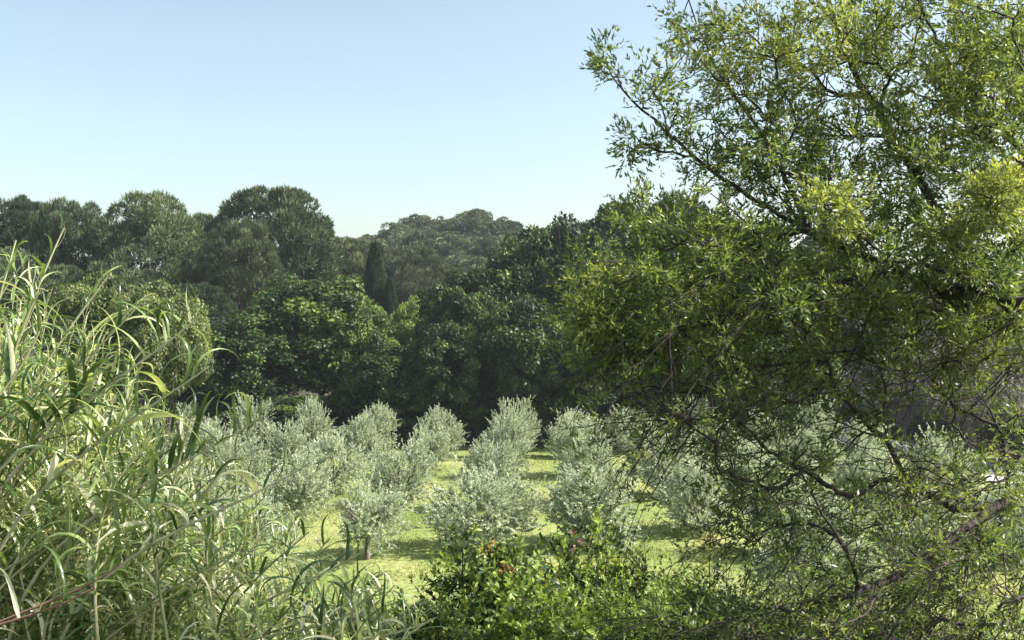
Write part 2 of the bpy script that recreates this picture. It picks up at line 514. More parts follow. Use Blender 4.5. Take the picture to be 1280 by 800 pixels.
# ------------------------------------------------------------------ background tree variants (unit: 10 m high, about 8 m wide)
def lobed_crown(g, rng, c, Rr, nl, lr, per, L, W, up=0.3, mode='leaf', bottom=-0.5):
    for k in range(nl):
        u = rdir(rng, 1)[0]
        if u[2] < bottom: u[2] = -u[2] * 0.5
        rr = rng.uniform(0.62, 0.95)
        cc = c + u * Rr * rr
        r = lr * rng.uniform(.6, 1.25)
        v = norm(rdir(rng, per) + u * 0.35 + np.array([0, 0, .15]))
        pos = cc + v * r * np.array([1, 1, .8]) * rng.uniform(.72, 1.06, (per, 1))
        tb = rng.uniform(.2, .8)
        tint = np.clip(tb + rng.uniform(-.25, .25, per), 0, 1)
        if mode == 'leaf':
            D = norm(rdir(rng, per) + np.array([0, 0, -.4]) + v * .4)
            N = norm(v + rdir(rng, per) * .6 + np.array([0, 0, up]))
        else:
            D = norm(v * .8 + np.array([0, 0, .75]) + rdir(rng, per) * .55)
            N = rdir(rng, per)
        g.leaves(pos, D, N, L * rng.uniform(.6, 1.3, per), W * rng.uniform(.7, 1.3, per), rng, tint)


def trunk_and_limbs(rng, h, r, fork, spread, mat, n=7):
    t = Geo(); top = np.array([rng.uniform(-.3, .3), rng.uniform(-.3, .3), fork])
    t.tube(wob(np.array([0, 0, -.4]), top, 6, .12, rng), np.linspace(r, r * .6, 6), 8)
    limbs = []
    for k in range(n):
        a = k * 2 * np.pi / n + rng.uniform(-.4, .4); rr = spread * rng.uniform(.4, .9)
        e = np.array([np.cos(a) * rr, np.sin(a) * rr, rng.uniform(fork + (h - fork) * .35, h * .88)])
        p = wob(top, e, 6, .3, rng, .1); limbs.append((p, np.linspace(r * .4, r * .1, 6)))
        for q in range(3):
            s = p[rng.integers(2, 5)]
            limbs.append((wob(s, s + rdir(rng, 1)[0] * spread * .35 + np.array([0, 0, .4]), 4, .1, rng), np.linspace(r * .14, r * .04, 4)))
    return t.mesh('trunk_mesh', mat, True), limbs_mesh(limbs, 'branches_mesh', mat)


def oak_variant(seed):
    rng = R(seed); g = Geo()
    lobed_crown(g, rng, np.array([0, 0, 5.6]), np.array([3.5, 3.5, 3.75]), 150, .8, 250, .24, .16, bottom=-.85)
    t, b = trunk_and_limbs(rng, 10, .28, 2.2, 3.2, M_BARK)
    return [('trunk', t, None), ('branches', b, 'stuff'), ('crown', g.mesh('oak_crown', M_OAK), 'stuff')]


def fine_variant(seed):
    rng = R(seed); g = Geo()
    lobed_crown(g, rng, np.array([0, 0, 7.0]), np.array([3.7, 3.7, 2.5]), 150, .75, 380, .17, .10, bottom=-.85)
    t, b = trunk_and_limbs(rng, 10, .28, 2.2, 3.2, M_BARK)
    return [('trunk', t, None), ('branches', b, 'stuff'), ('crown', g.mesh('fine_crown', M_BROWNISH), 'stuff')]


def pine_variant(seed):
    rng = R(seed); g = Geo()
    lobed_crown(g, rng, np.array([0, 0, 6.4]), np.array([3.4, 3.4, 3.2]), 240, .5, 190, .28, .06, mode='needle', bottom=-.8)
    t, b = trunk_and_limbs(rng, 10, .22, 3.5, 3.0, M_BARK, 9)
    return [('trunk', t, None), ('branches', b, 'stuff'), ('crown', g.mesh('pine_crown', M_PINE), 'stuff')]


def far_pine_variant(seed):
    rng = R(seed); g = Geo()
    lobed_crown(g, rng, np.array([0, 0, 6.2]), np.array([3.3, 3.3, 3.0]), 60, .95, 95, .5, .24, mode='needle', bottom=-.75)
    t, b = trunk_and_limbs(rng, 10, .22, 3.5, 3.0, M_BARKG, 3)
    return [('trunk', t, None), ('crown', g.mesh('far_pine_crown', M_PINE), 'stuff')]


def cypress_variant(seed):
    rng = R(seed); g = Geo(); n = 15000
    z = rng.random(n) ** .9 * 9.6 + .4
    r = 1.15 * np.minimum(1, z / 2) ** .5 * np.clip((10.3 - z) / 3, 0, 1) ** .5
    a = rng.uniform(0, 6.283, n); rr = r * rng.uniform(.7, 1.05, n) * (1 + .12 * np.sin(a * 5 + z * 2))
    pos = np.stack([np.cos(a) * rr, np.sin(a) * rr, z], -1)
    D = norm(np.stack([np.cos(a) * .35, np.sin(a) * .35, np.ones(n)], -1) + .3 * rdir(rng, n))
    N = norm(np.stack([np.cos(a), np.sin(a), .2 * np.ones(n)], -1) + .5 * rdir(rng, n))
    g.leaves(pos, D, N, .35 * rng.uniform(.6, 1.2, n), .11, rng)
    t = Geo(); t.tube([[0, 0, -.4], [0, 0, 2], [0, 0, 5], [0, 0, 9]], np.array([.2, .17, .1, .02]), 8)
    return [('trunk', t.mesh('cypress_trunk', M_BARK, True), None), ('crown', g.mesh('cypress_crown', M_CYP), 'stuff')]


def scrub_variant(seed):
    rng = R(seed); g = Geo()
    limbs = []; O = []; D = []
    for k in range(60):
        u = rdir(rng, 1)[0]; u[2] = abs(u[2]) * .8 + .2
        e = np.array([0, 0, 4.5]) + u * np.array([3.6, 3.6, 5.0]) * rng.uniform(.6, 1)
        p = wob(np.array([0, 0, rng.uniform(.5, 4)]), e, 6, .5, rng, .1)
        limbs.append((p, np.linspace(.09, .015, 6)))
        for q in range(10):
            s = p[rng.integers(2, 6)]; d = norm(u + rdir(rng, 1)[0] * .9)
            limbs.append((np.stack([s, s + d * rng.uniform(.6, 1.4)]), np.array([.025, .008])))
            O.append(s); D.append(d)
    shoot_leaves(g, rng, np.array(O), np.array(D), 1.5, 16, .22, .09)
    t = Geo(); t.tube([[0, 0, -.3], [.1, 0, 2], [0, .1, 4.5]], np.array([.2, .16, .12]), 7)
    return [('trunk', t.mesh('scrub_trunk', M_BARKG, True), None), ('branches', limbs_mesh(limbs, 'scrub_branches', M_BARKG, 4), 'stuff'),
            ('crown', g.mesh('scrub_crown', M_GREY), 'stuff')]


OAKS = [oak_variant(200 + k) for k in range(3)]
PINES = [pine_variant(220 + k) for k in range(3)]
FPINES = [far_pine_variant(240 + k) for k in range(3)]
CYP = cypress_variant(260)
SCRUB = [scrub_variant(280 + k) for k in range(2)]

rng = R(31)


def place(name, variants, px, top, d, wpx, label, cat, group=None, mat=None, base_w=8.4, kidx=[0], sink=0):
    if cat == 'pine tree': wpx *= 1.15
    if name == 'oak_tree': wpx *= 1.12; top -= 4
    x = (px - 640) / FPX * d
    gz = float(ground_z(x, d)) - sink
    zt = EYE + (400 - top) / FPX * d
    w = wpx / FPX * d
    kidx[0] += 1
    v = variants[kidx[0] % len(variants)] if isinstance(variants[0], list) else variants
    return tree_obj(name, v, (x, d, gz), rng.uniform(0, 6.28), w / base_w, (zt - gz) / 10.0, label, cat, group, mat)


GP = 'tall pines standing against the sky on the left'
for px, top, d, w, lab, mt in [
    (-60, 240, 96, 150, 'pine cut by the left edge of the view', None),
    (22, 240, 93, 120, 'dark pine whose top is first from the left edge, behind the reeds', None),
    (92, 240, 91, 120, 'dark pine behind the tip of the tallest reed cane', None),
    (188, 232, 89, 155, 'broad rounded dark pine left of the tallest pine on the left', None),
    (342, 228, 98, 180, 'tallest and widest pine against the sky, left of the distant hill', None),
    (300, 266, 87, 110, 'pale green pine in front of the tallest pine', M_PINEP),
    (432, 290, 102, 100, 'olive green pine just left of the cypress and below the tallest pine', M_PINEP),
    (515, 303, 118, 110, 'olive green pine behind the cypress, below the distant hill', M_PINEP),
    (10, 305, 87, 130, 'low dark pine behind the reeds at the left edge', None),
    (75, 325, 83, 120, 'low dark pine behind the tallest reed cane', None),
    (255, 262, 101, 110, 'dark pine filling the gap between the two highest pines', None),
    (385, 262, 104, 90, 'dark pine sloping down from the tallest pine towards the hill', None),
    (130, 320, 80, 120, 'low dark pine in front of the tall pines, above the dull green tree', None),
    (245, 350, 82, 110, 'shaded low pine between the broad rounded pine and the oaks', None),
]:
    place('pine_tree', PINES, px, top, d, w, lab, 'pine tree', GP, mt)

GO = 'evergreen oaks along the far edge of the olive field'
for px, top, d, w, lab in [
    (395, 337, 70, 190, 'large round dark green oak with sunlit leaves, below the tallest pine'),
    (300, 392, 66, 150, 'dark oak at the left foot of the large round oak'),
    (448, 370, 68, 100, 'dark oak at the right foot of the large round oak'),
    (232, 430, 67, 130, 'shaded low oak behind the left olive rows'),
    (160, 440, 69, 120, 'shaded low oak behind the dull green tree'),
    (575, 335, 72, 120, 'dark oak right of the bright green tree'),
    (590, 352, 66, 90, 'dark oak with a few sunlit leaves left of the hill foot'),
    (662, 278, 75, 120, 'dark oak just below the right end of the distant hill'),
    (632, 310, 70, 140, 'dark oak with sunlit top below the right end of the distant hill'),
    (704, 258, 72, 150, 'tall dark oak whose top rises above the right end of the hill'),
    (742, 282, 67, 140, 'dark oak in front of the tall oak, beside the foreground tree'),
    (782, 243, 76, 170, 'tall oak against the sky at the left edge of the foreground tree'),
    (655, 360, 64, 130, 'shaded dark oak behind the end of the central grass lane'),
    (560, 400, 63.5, 110, 'shaded dark oak behind the second olive row left of the lane'),
    (490, 430, 64, 110, 'shaded low oak behind the third olive row left of the lane'),
    (725, 400, 63.5, 130, 'shaded dark oak behind the row right of the central lane'),
    (850, 236, 77, 170, 'tall oak behind the left part of the foreground tree'),
    (815, 360, 65, 140, 'shaded oak low behind the left part of the foreground tree'),
    (930, 262, 74, 170, 'oak seen through the middle of the foreground tree'),
    (900, 400, 65, 150, 'low oak behind the second olive row right of the lane'),
    (1020, 285, 80, 170, 'oak behind the foreground tree, left of the grey scrubby trees'),
    (990, 420, 68, 130, 'low oak left of where the farm road ends'),
]:
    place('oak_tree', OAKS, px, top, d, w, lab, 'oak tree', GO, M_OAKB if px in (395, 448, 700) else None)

FINE = fine_variant(270)
place('broadleaf_tree', FINE, 200, 345, 44, 150, 'rounded dull green tree standing just behind the reeds, right of its twin', 'tree')
place('broadleaf_tree', FINE, 132, 334, 46, 165, 'rounded dull green tree partly hidden behind the tallest reed cane', 'tree')
place('broadleaf_tree', OAKS, 517, 362, 78, 72, 'small bright yellow green tree right of the cypress', 'tree', None, M_LIGHT)
place('cypress_tree', CYP, 470, 308, 80, 29, 'narrow dark cypress rising between the oaks below the hill', 'cypress tree', None, None, 2.4)
place('cypress_tree', CYP, 488, 352, 79, 20, 'shorter dark cypress at the right foot of the narrow one', 'cypress tree', None, None, 2.4)
for px, top, d, w, lab in [
    (1095, 395, 79, 160, 'grey scrubby tree at the far end of the farm road'),
    (1185, 380, 70, 170, 'grey scrubby tree in the middle of the bank beyond the farm road'),
    (1275, 370, 63, 190, 'grey scrubby tree at the right edge beyond the farm road'),
    (1060, 440, 76, 90, 'small grey scrubby tree beside the far end of the farm road'),
    (1130, 455, 67, 110, 'low grey scrubby tree close beside the farm road, below the taller ones'),
    (1215, 455, 60, 120, 'low grey scrubby tree between the two tallest scrubby trees'),
    (1290, 450, 54, 140, 'low grey scrubby tree beside the farm road at the right edge'),
    (1200, 340, 76, 150, 'tall greyish tree filling the bank between the two tallest scrubby trees'),
    (1140, 300, 92, 190, 'tall greyish tree behind the scrubby trees beyond the farm road'),
    (1260, 300, 88, 190, 'tall greyish tree behind the scrubby trees at the right edge')]:
    place('scrubby_tree', SCRUB, px, top, d, w, lab, 'tree', 'grey scrubby trees beyond the farm road')

for px, top, d, w, where in [
    (215, 492, 63.5, 110, 'behind the sixth olive row left of the lane'), (290, 488, 64.5, 110, 'behind the fifth olive row left of the lane'),
    (365, 490, 63.5, 110, 'behind the fourth olive row left of the lane'), (430, 484, 65, 110, 'behind the third olive row left of the lane'),
    (505, 490, 63.5, 110, 'behind the second olive row left of the lane'), (580, 486, 64.5, 110, 'left of the far end of the central lane'),
    (650, 492, 63.5, 100, 'at the far end of the central grass lane'), (725, 484, 64.5, 110, 'behind the row right of the central lane'),
    (800, 486, 63.5, 110, 'behind the second olive row right of the lane'), (880, 484, 64.5, 120, 'behind the third olive row right of the lane'),
    (1095, 505, 76, 110, 'beside the far end of the farm road'), (1160, 508, 69, 120, 'on the bank in the middle of the farm road'),
    (1225, 512, 62, 120, 'on the bank beside the nearer part of the farm road'), (1290, 515, 55, 130, 'on the bank at the right edge beside the farm road'),
    (960, 484, 63.5, 120, 'behind the fourth olive row right of the lane'), (140, 488, 64, 110, 'at the left end of the tree line')]:
    place('undergrowth_bush', OAKS, px, top, d, w, 'low shaded bush ' + where, 'bush', 'shaded bushes under the oaks')

# woods on the distant hill
cand = []
for k in range(3000):
    y = rng.uniform(135, 232); x = rng.uniform(-0.30, 0.17) * y
    if all((x - a) ** 2 + (y - b) ** 2 > 4.6 ** 2 for a, b in cand):
        cand.append((x, y))
nf = 0
for x, y in cand:
    px = 640 + x / y * FPX
    if px < 425 or px > 800: continue
    v = FPINES[nf % 3]; nf += 1
    s = rng.uniform(.75, 1.15)
    tree_obj('pine_tree', v, (x, y, float(ground_z(x, y)) - 1.2), rng.uniform(0, 6.28), s, s * rng.uniform(.7, .9),
             'small round pine ' + ('on the crest' if y > 200 else 'on the upper slope' if y > 170 else 'on the lower slope') + (' of the distant hill, left half' if x / y < -.07 else ' of the distant hill, right half'), 'pine tree', 'pines covering the distant hill', M_PINEP if rng.random() < .12 else None)
print('hill pines', nf)


# ------------------------------------------------------------------ foreground tree on the right
def grow(roots, parents0, att, w=0.35):
    n0 = len(roots); pts = np.concatenate([roots, att]); N = len(pts)
    par = np.full(N, -1); par[:n0] = parents0
    plen = np.zeros(N)
    for i in range(n0):
        if par[i] >= 0: plen[i] = plen[par[i]] + np.linalg.norm(pts[i] - pts[par[i]])
    best = np.full(N, 1e9); bp = np.full(N, -1)
    done = np.zeros(N, bool); done[:n0] = True
    for i in range(n0):
        c = np.linalg.norm(pts - pts[i], axis=1) + w * plen[i] * .35
        m = c < best; best[m] = c[m]; bp[m] = i
    order = list(range(n0))
    for _ in range(N - n0):
        b = np.where(done, 1e9, best); i = int(b.argmin())
        done[i] = True; par[i] = bp[i]; order.append(i)
        plen[i] = plen[par[i]] + np.linalg.norm(pts[i] - pts[par[i]])
        c = np.linalg.norm(pts - pts[i], axis=1) + w * plen[i] * .35
        m = (c < best) & ~done; best[m] = c[m]; bp[m] = i
    return pts, par, order


def fg_tree():
    rng = R(404)
    TX, TY = 1352, 8.6
    gz = float(ground_z((TX - 640) / FPX * TY, TY))
    base = np.array([(TX - 640) / FPX * TY, TY, gz - .2])
    nodes = [base]; par = [-1]

    def chain(start, lst):
        prev = start; out = []
        for p in lst:
            q = P(*p)
            # subdivide
            a = nodes[prev]; L = np.linalg.norm(q - a); m = max(1, int(L / .22))
            for s in range(1, m + 1):
                t = s / m
                pt = a * (1 - t) + q * t + (rng.normal(0, .022, 3) if s < m else 0)
                nodes.append(pt); par.append(prev); prev = len(nodes) - 1
            out.append(prev)
        return out
    tr = chain(0, [(1350, 760, 8.6), (1345, 600, 8.5), (1335, 420, 8.4), (1340, 250, 8.4), (1330, 80, 8.5), (1320, -80, 8.5), (1300, -230, 8.5)])
    l1 = chain(tr[2], [(1240, 395, 8.2), (1110, 335, 8.0), (1010, 287, 7.9), (940, 255, 7.8), (860, 195, 7.7), (800, 135, 7.7), (752, 95, 7.7)])
    chain(tr[1], [(1262, 620, 8.1), (1205, 652, 7.8), (1165, 685, 7.6), (1145, 722, 7.5), (1075, 745, 7.3), (980, 768, 7.2), (880, 768, 7.1), (800, 775, 7.1)])
    chain(l1[1], [(1075, 430, 7.8), (1030, 520, 7.7), (970, 580, 7.6), (900, 625, 7.5)])
    chain(l1[2], [(985, 190, 8.0), (905, 110, 8.0), (868, 40, 8.1), (850, -40, 8.1)])
    chain(l1[0], [(1150, 220, 8.3), (1080, 120, 8.4), (1035, 20, 8.5), (1020, -60, 8.5)])
    chain(l1[1], [(990, 375, 7.6), (890, 410, 7.4), (800, 425, 7.3), (735, 425, 7.2)])
    chain(l1[0], [(1190, 480, 7.9), (1140, 580, 7.8), (1060, 650, 7.6), (1000, 665, 7.5)])
    chain(l1[2], [(930, 310, 7.5), (850, 310, 7.4), (790, 300, 7.3)])
    chain(tr[3], [(1230, 150, 8.2), (1170, 60, 8.2), (1130, -50, 8.2)])
    n_hero = len(nodes)
    # crown volume, with unseen masses added to shade the reeds: (px, py, depth, radius px x, radius px y, radius m depth, count, tint)
    B = [(760, 80, 7.7, 30, 28, .25, 12, .45), (790, 190, 7.7, 30, 25, .25, 12, .4), (820, 130, 7.7, 40, 50, .4, 16, .4), (870, 180, 7.8, 45, 45, .5, 22, .45),
         (880, 70, 8.0, 60, 80, .7, 45, .65), (1045, 262, 6.9, 34, 28, .2, 26, .95), (1248, 250, 6.8, 36, 34, .2, 30, .95), (1195, 300, 6.9, 30, 24, .2, 18, .9), (730, 400, 7.0, 22, 18, .2, 14, .8), (960, 90, 8.1, 80, 110, .9, 120, .7), (1060, 70, 8.2, 90, 110, 1.0, 150, .75),  # small near clusters with high tint: sunlight put into the leaf colour
         (1170, 90, 8.2, 110, 130, 1.0, 230, .65), (1260, 90, 8.0, 80, 130, 1.0, 190, .5), (960, 200, 7.9, 90, 70, .8, 100, .55),
         (1100, 210, 8.0, 110, 80, 1.0, 150, .55), (1240, 230, 7.8, 90, 90, 1.0, 140, .5),
         (860, 290, 7.5, 105, 70, .9, 90, .6), (800, 370, 7.3, 90, 90, .8, 85, .65), (755, 410, 7.2, 40, 35, .4, 40, .6), (900, 370, 7.4, 120, 95, 1.1, 110, .6),
         (1010, 340, 7.6, 120, 110, 1.1, 130, .55), (1130, 350, 7.7, 120, 110, 1.1, 190, .55), (1250, 370, 7.7, 90, 120, 1.0, 230, .55),
         (830, 450, 7.3, 100, 60, .7, 85, .55), (950, 460, 7.5, 110, 65, .8, 90, .5), (890, 525, 7.4, 110, 45, .7, 80, .5), (960, 580, 7.5, 90, 50, .6, 60, .5),
         (1060, 480, 7.7, 80, 60, .7, 60, .5), (1160, 470, 7.8, 90, 60, .7, 60, .5), (1250, 520, 7.9, 60, 70, .7, 50, .45),
         (1060, 600, 7.6, 110, 70, .7, 75, .55), (1180, 600, 7.7, 90, 60, .6, 80, .6), (1255, 640, 7.8, 50, 80, .6, 95, .6),
         (960, 660, 7.4, 90, 60, .5, 60, .5), (1080, 700, 7.4, 110, 70, .7, 110, .5), (1200, 740, 7.5, 90, 70, .7, 120, .55),
         (900, 775, 7.1, 120, 35, .5, 80, .5), (1040, 780, 7.2, 120, 45, .6, 110, .5), (1180, 820, 7.4, 130, 50, .8, 90, .4), (1270, 740, 7.7, 40, 80, .6, 60, .5),
         (1700, 330, 4.6, 270, 300, 1.1, 220, .5), (1720, -380, 4.8, 290, 300, 1.2, 620, .5), (1740, -640, 4.9, 300, 240, 1.2, 700, .5), (1400, 100, 8.6, 110, 180, 1.4, 70, .5), (1420, 400, 8.6, 100, 180, 1.4, 70, .5), (1400, 700, 8.6, 90, 120, 1.2, 40, .5),  # first three: out of view at right, added to shade the lower reeds
         (900, -190, 8.2, 160, 90, 1.2, 90, .5), (1050, -280, 8.3, 160, 80, 1.2, 90, .5), (1000, -80, 8.4, 120, 60, 1.0, 55, .6), (1200, -110, 8.4, 150, 90, 1.3, 80, .6), (1380, -140, 8.7, 110, 110, 1.3, 50, .5)]  # first two: above the view, added to cast shade on the reeds
    att, tint = [], []
    for px, py, d, rx, ry, rd, n, tb in B:
        for _ in range(int(n * .8)):
            u = rdir(rng, 1)[0] * rng.random() ** .4
            att.append(P(px + u[0] * rx, py + u[2] * ry, d + u[1] * rd)); tint.append(tb)
    att = np.array(att); tint = np.array(tint)
    pts, pr, order = grow(np.array(nodes), np.array(par), att)
    N = len(pts)
    rad = np.zeros(N); e = 2.35
    for _ in range(4):                       # relax the limbs into smooth arcs
        q = pts.copy(); first = np.full(N, -1)
        for i in range(N - 1, 0, -1):
            if pr[i] >= 0: first[pr[i]] = i
        for i in range(1, N):
            if pr[i] >= 0 and first[i] >= 0: q[i] = .4 * pts[i] + .3 * (pts[pr[i]] + pts[first[i]])
        pts = q
    kids = [[] for _ in range(N)]
    for i in range(N):
        if pr[i] >= 0: kids[pr[i]].append(i)
    for i in reversed(order):
        rad[i] = (sum(rad[c] ** e for c in kids[i]) if kids[i] else 0.0042 ** e) ** (1 / e)
    # chains
    chains = []; stack = [(0, None)]
    while stack:
        i, start = stack.pop()
        c = [start] if start is not None else []
        while True:
            c.append(i)
            if not kids[i]: break
            ks = sorted(kids[i], key=lambda q: -rad[q])
            for q in ks[1:]: stack.append((q, i))
            i = ks[0]
        chains.append(c)
    root = link('foreground_tree', None, None, tuple(base), label='large leafy tree with narrow leaves overhanging the right half of the view', cat='tree')
    twigs = Geo(); nb = 0
    chains.sort(key=lambda c: -rad[c[1]] if len(c) > 1 else 0)
    for ci, c in enumerate(chains):
        if len(c) < 2: continue
        rr = rad[c].copy(); rr[0] = min(rr[0], rr[1] * 1.15)
        pp = pts[c] - base
        # smooth by midpoint insertion
        q = [pp[0]]; r2 = [rr[0]]
        for a in range(1, len(c)):
            q.append((pp[a - 1] + pp[a]) / 2 + rng.normal(0, .008, 3)); r2.append((rr[a - 1] + rr[a]) / 2)
            q.append(pp[a]); r2.append(rr[a])
        if ci == 0:
            g = Geo(); g.tube(q, np.array(r2), 10); link('trunk', g.mesh('fg_trunk', M_BARK, True), root)
        elif nb < 120 and len(c) >= 4:
            g = Geo(); g.tube(q, np.array(r2), 7); link('branch', g.mesh('fg_branch', M_BARK, True), root); nb += 1
        else:
            twigs.tube(q, np.array(r2), 4)
    link('twigs', twigs.mesh('fg_twigs', M_BARK), root, kind='stuff')
    # long thin arching side shoots, mostly bare, on the lower limbs
    arch = Geo(); spots = []
    low = [i for i in range(1, N) if 780 < 640 + pts[i][0] / pts[i][1] * FPX < 1290 and 400 - (pts[i][2] - EYE) / pts[i][1] * FPX > 330]
    for q in range(480):
        a = pts[low[int(rng.integers(0, len(low)))]]
        L_ = rng.uniform(.35, 1.0); dd = norm(np.array([[-.9 + rng.normal(0, .45), rng.normal(0, .4), rng.normal(-.4, .45)]]))[0]
        t = np.linspace(0, 1, 9)[:, None]
        p = a + dd * L_ * t + np.array([0, 0, -1.]) * rng.uniform(-.15, .55) * L_ * t * t + rng.normal(0, .006, (9, 3))
        arch.tube(p - base, np.linspace(rng.uniform(.003, .007), .0015, 9), 4)
        for k in range(5):
            j = int(rng.integers(3, 8)); e = norm((dd + rdir(rng, 1)[0] * .8)[None])[0] * rng.uniform(.1, .28)
            arch.tube(np.stack([p[j], p[j] + e * .5 + [0, 0, .01], p[j] + e]) - base, np.array([.003, .002, .0015]), 4)
            if rng.random() < .22: spots.append(p[j] + e)
    link('twigs', arch.mesh('arching_twigs', M_BARK), root, kind='stuff')
    # sprays of leaves, a few shared shapes
    sprays = []
    for v in range(6):
        g = Geo(); r_ = R(500 + v)
        m = 5
        D = norm(np.array([0, 0, 1.]) + r_.normal(0, .5, (m, 3)))
        shoot_leaves(g, r_, np.zeros((m, 3)), D, r_.uniform(.13, .22, m), 9, .044, .0125, spread=.7, droop=.2, tint=.5, tvar=.38)
        sprays.append((g, g.mesh('leaf_spray', M_FG)))
    fol = [Geo() for _ in range(1)]
    n_att = N; extra = np.array(spots)
    idx = list(range(n_hero, N + len(extra)))
    pts = np.concatenate([pts, extra]); pr = np.concatenate([pr, np.full(len(extra), 0)]); tint = np.concatenate([tint, np.full(len(extra), .55)])
    for i in idx:
        v = int(rng.integers(0, 6)); g, me = sprays[v]
        o = pts[i]; pd = norm((o - pts[pr[i]])[None])[0]
        d = norm((pd * .5 + np.array([-.15, -.1, .25]) + rdir(rng, 1)[0] * .8)[None])[0]
        quat = Vector(d).to_track_quat('Z', 'Y')
        s = rng.uniform(.8, 1.3)
        pyy = 400 - (o[2] - EYE) / o[1] * FPX
        pxx = 640 + o[0] / o[1] * FPX
        bare = i < n_att and rng.random() < (.42 if pyy > 430 else .05)
        for k in range(0 if bare else (1 if pyy > 470 or pxx > 1380 else 2)):
            mtx = np.array(quat.to_matrix()); ang = rng.uniform(0, 6.28)
            rz = np.array([[np.cos(ang), -np.sin(ang), 0], [np.sin(ang), np.cos(ang), 0], [0, 0, 1]])
            V = (np.concatenate(g.V) * s) @ (mtx @ rz).T + (o - base) + (rng.normal(0, .05, 3) if k else 0)
            t0 = tint[i - n_hero]
            fol[0].add(V, np.concatenate(g.Q), np.clip(np.concatenate(g.T) - .5 + t0 + rng.uniform(-.2, .2), 0, 1))
    link('foliage', fol[0].mesh('fg_foliage', M_FG), root, kind='stuff')


fg_tree()


# ------------------------------------------------------------------ reeds on the left
def reed_leaf_mesh(v):
    r_ = R(600 + v); n = 9
    t = np.linspace(0, 1, n)
    arch = r_.uniform(.7, 3.0)                       # total bend in radians
    a0 = r_.uniform(.7, 1.15)                        # start angle above horizontal
    ang = a0 - arch * t ** 1.4 - (v % 3 == 0) * .6 * t ** 3
    ds = 1 / (n - 1)
    x = np.concatenate([[0], np.cumsum(np.cos(ang[:-1]) * ds)]); z = np.concatenate([[0], np.cumsum(np.sin(ang[:-1]) * ds)])
    y = .08 * np.sin(t * 3 + v) * t
    w = .033 * np.minimum(1, (t * 6 + .45)) * (1 - t ** 2.2) + .001
    tw = r_.uniform(-.9, .9) * t
    c = np.stack([x, y, z], -1)
    nrm = np.stack([-np.sin(ang), 0 * t, np.cos(ang)], -1)
    side = np.array([0, 1, 0]) * np.cos(tw)[:, None] + nrm * np.sin(tw)[:, None]
    up = np.cross(side, norm(np.gradient(c, axis=0)))
    V = np.stack([c + side * w[:, None] - up * w[:, None] * .35, c, c - side * w[:, None] - up * w[:, None] * .35], 1)
    i = np.arange(n - 1)[:, None] * 3; j = np.arange(2)[None]
    Q = np.stack([i + j, i + j + 1, i + 4 + j, i + 3 + j], -1).reshape(-1, 4)
    return V.reshape(-1, 3), Q


RL = [reed_leaf_mesh(v) for v in range(9)]
RLM = []
for v, (V, Q) in enumerate(RL):
    g = Geo(); g.add(V, Q, [.05, .5, .9, .2, 1., .6, .35, .8, .1][v]); RLM.append(g.mesh('reed_leaf', M_REED, True))


def cane_path(tip, base, bend):
    """bezier from base (rising) to tip (leaning over)"""
    c1 = base + np.array([-bend * .25, 0, 1.]) * np.linalg.norm(tip - base) * .55
    c2 = tip + np.array([-bend * .5, 0, .02]) - np.array([0, 0, 1.]) * np.linalg.norm(tip - base) * .18
    t = np.linspace(0, 1, 16)[:, None]
    return (1 - t) ** 3 * base + 3 * (1 - t) ** 2 * t * c1 + 3 * (1 - t) * t * t * c2 + t ** 3 * tip


def cane_leaves(path, rng, count, start=.22):
    """positions + horizontal azimuth + scale of leaves along a cane"""
    out = []
    for k in range(count):
        t = start + (1 - start) * (k + rng.random() * .5) / count
        f = t * (len(path) - 1); i = min(int(f), len(path) - 2); p = path[i] * (1 - f + i) + path[i + 1] * (f - i)
        az = (k % 2) * np.pi + rng.normal(0, 1.0) - .1
        s = rng.uniform(.2, .44) * (1 - .45 * max(0, t - .75) / .25)
        tilt = rng.normal(0, .4) + (.5 if t > .9 else 0)
        out.append((p, az, s, tilt))
    return out


def make_cane(tip, base, bend, rng, nleaf, label, group, red=False, start=.35, r=.011, wide=1.0, pale=False, size=1.0):
    path = cane_path(tip, base, bend)
    root = link('giant_reed', None, None, tuple(base), label=label, cat='reed', group=group)
    g = Geo(); rr = np.linspace(r, r * .35, len(path)); g.tube(path - base, rr, 6)
    link('stalk', g.mesh('stalk', M_CANER if red else (M_CANEP if pale else M_CANE), True), root)
    for p, az, s, tilt in cane_leaves(path, rng, nleaf, start):
        lf = link('leaf', RLM[int(rng.integers(0, 9))], root, tuple(p - base))
        s *= size; lf.rotation_euler = (rng.normal(0, .2), -tilt, az); lf.scale = (s, s * wide * rng.uniform(.7, 1.3), s)


def in_clear(pt):
    return True


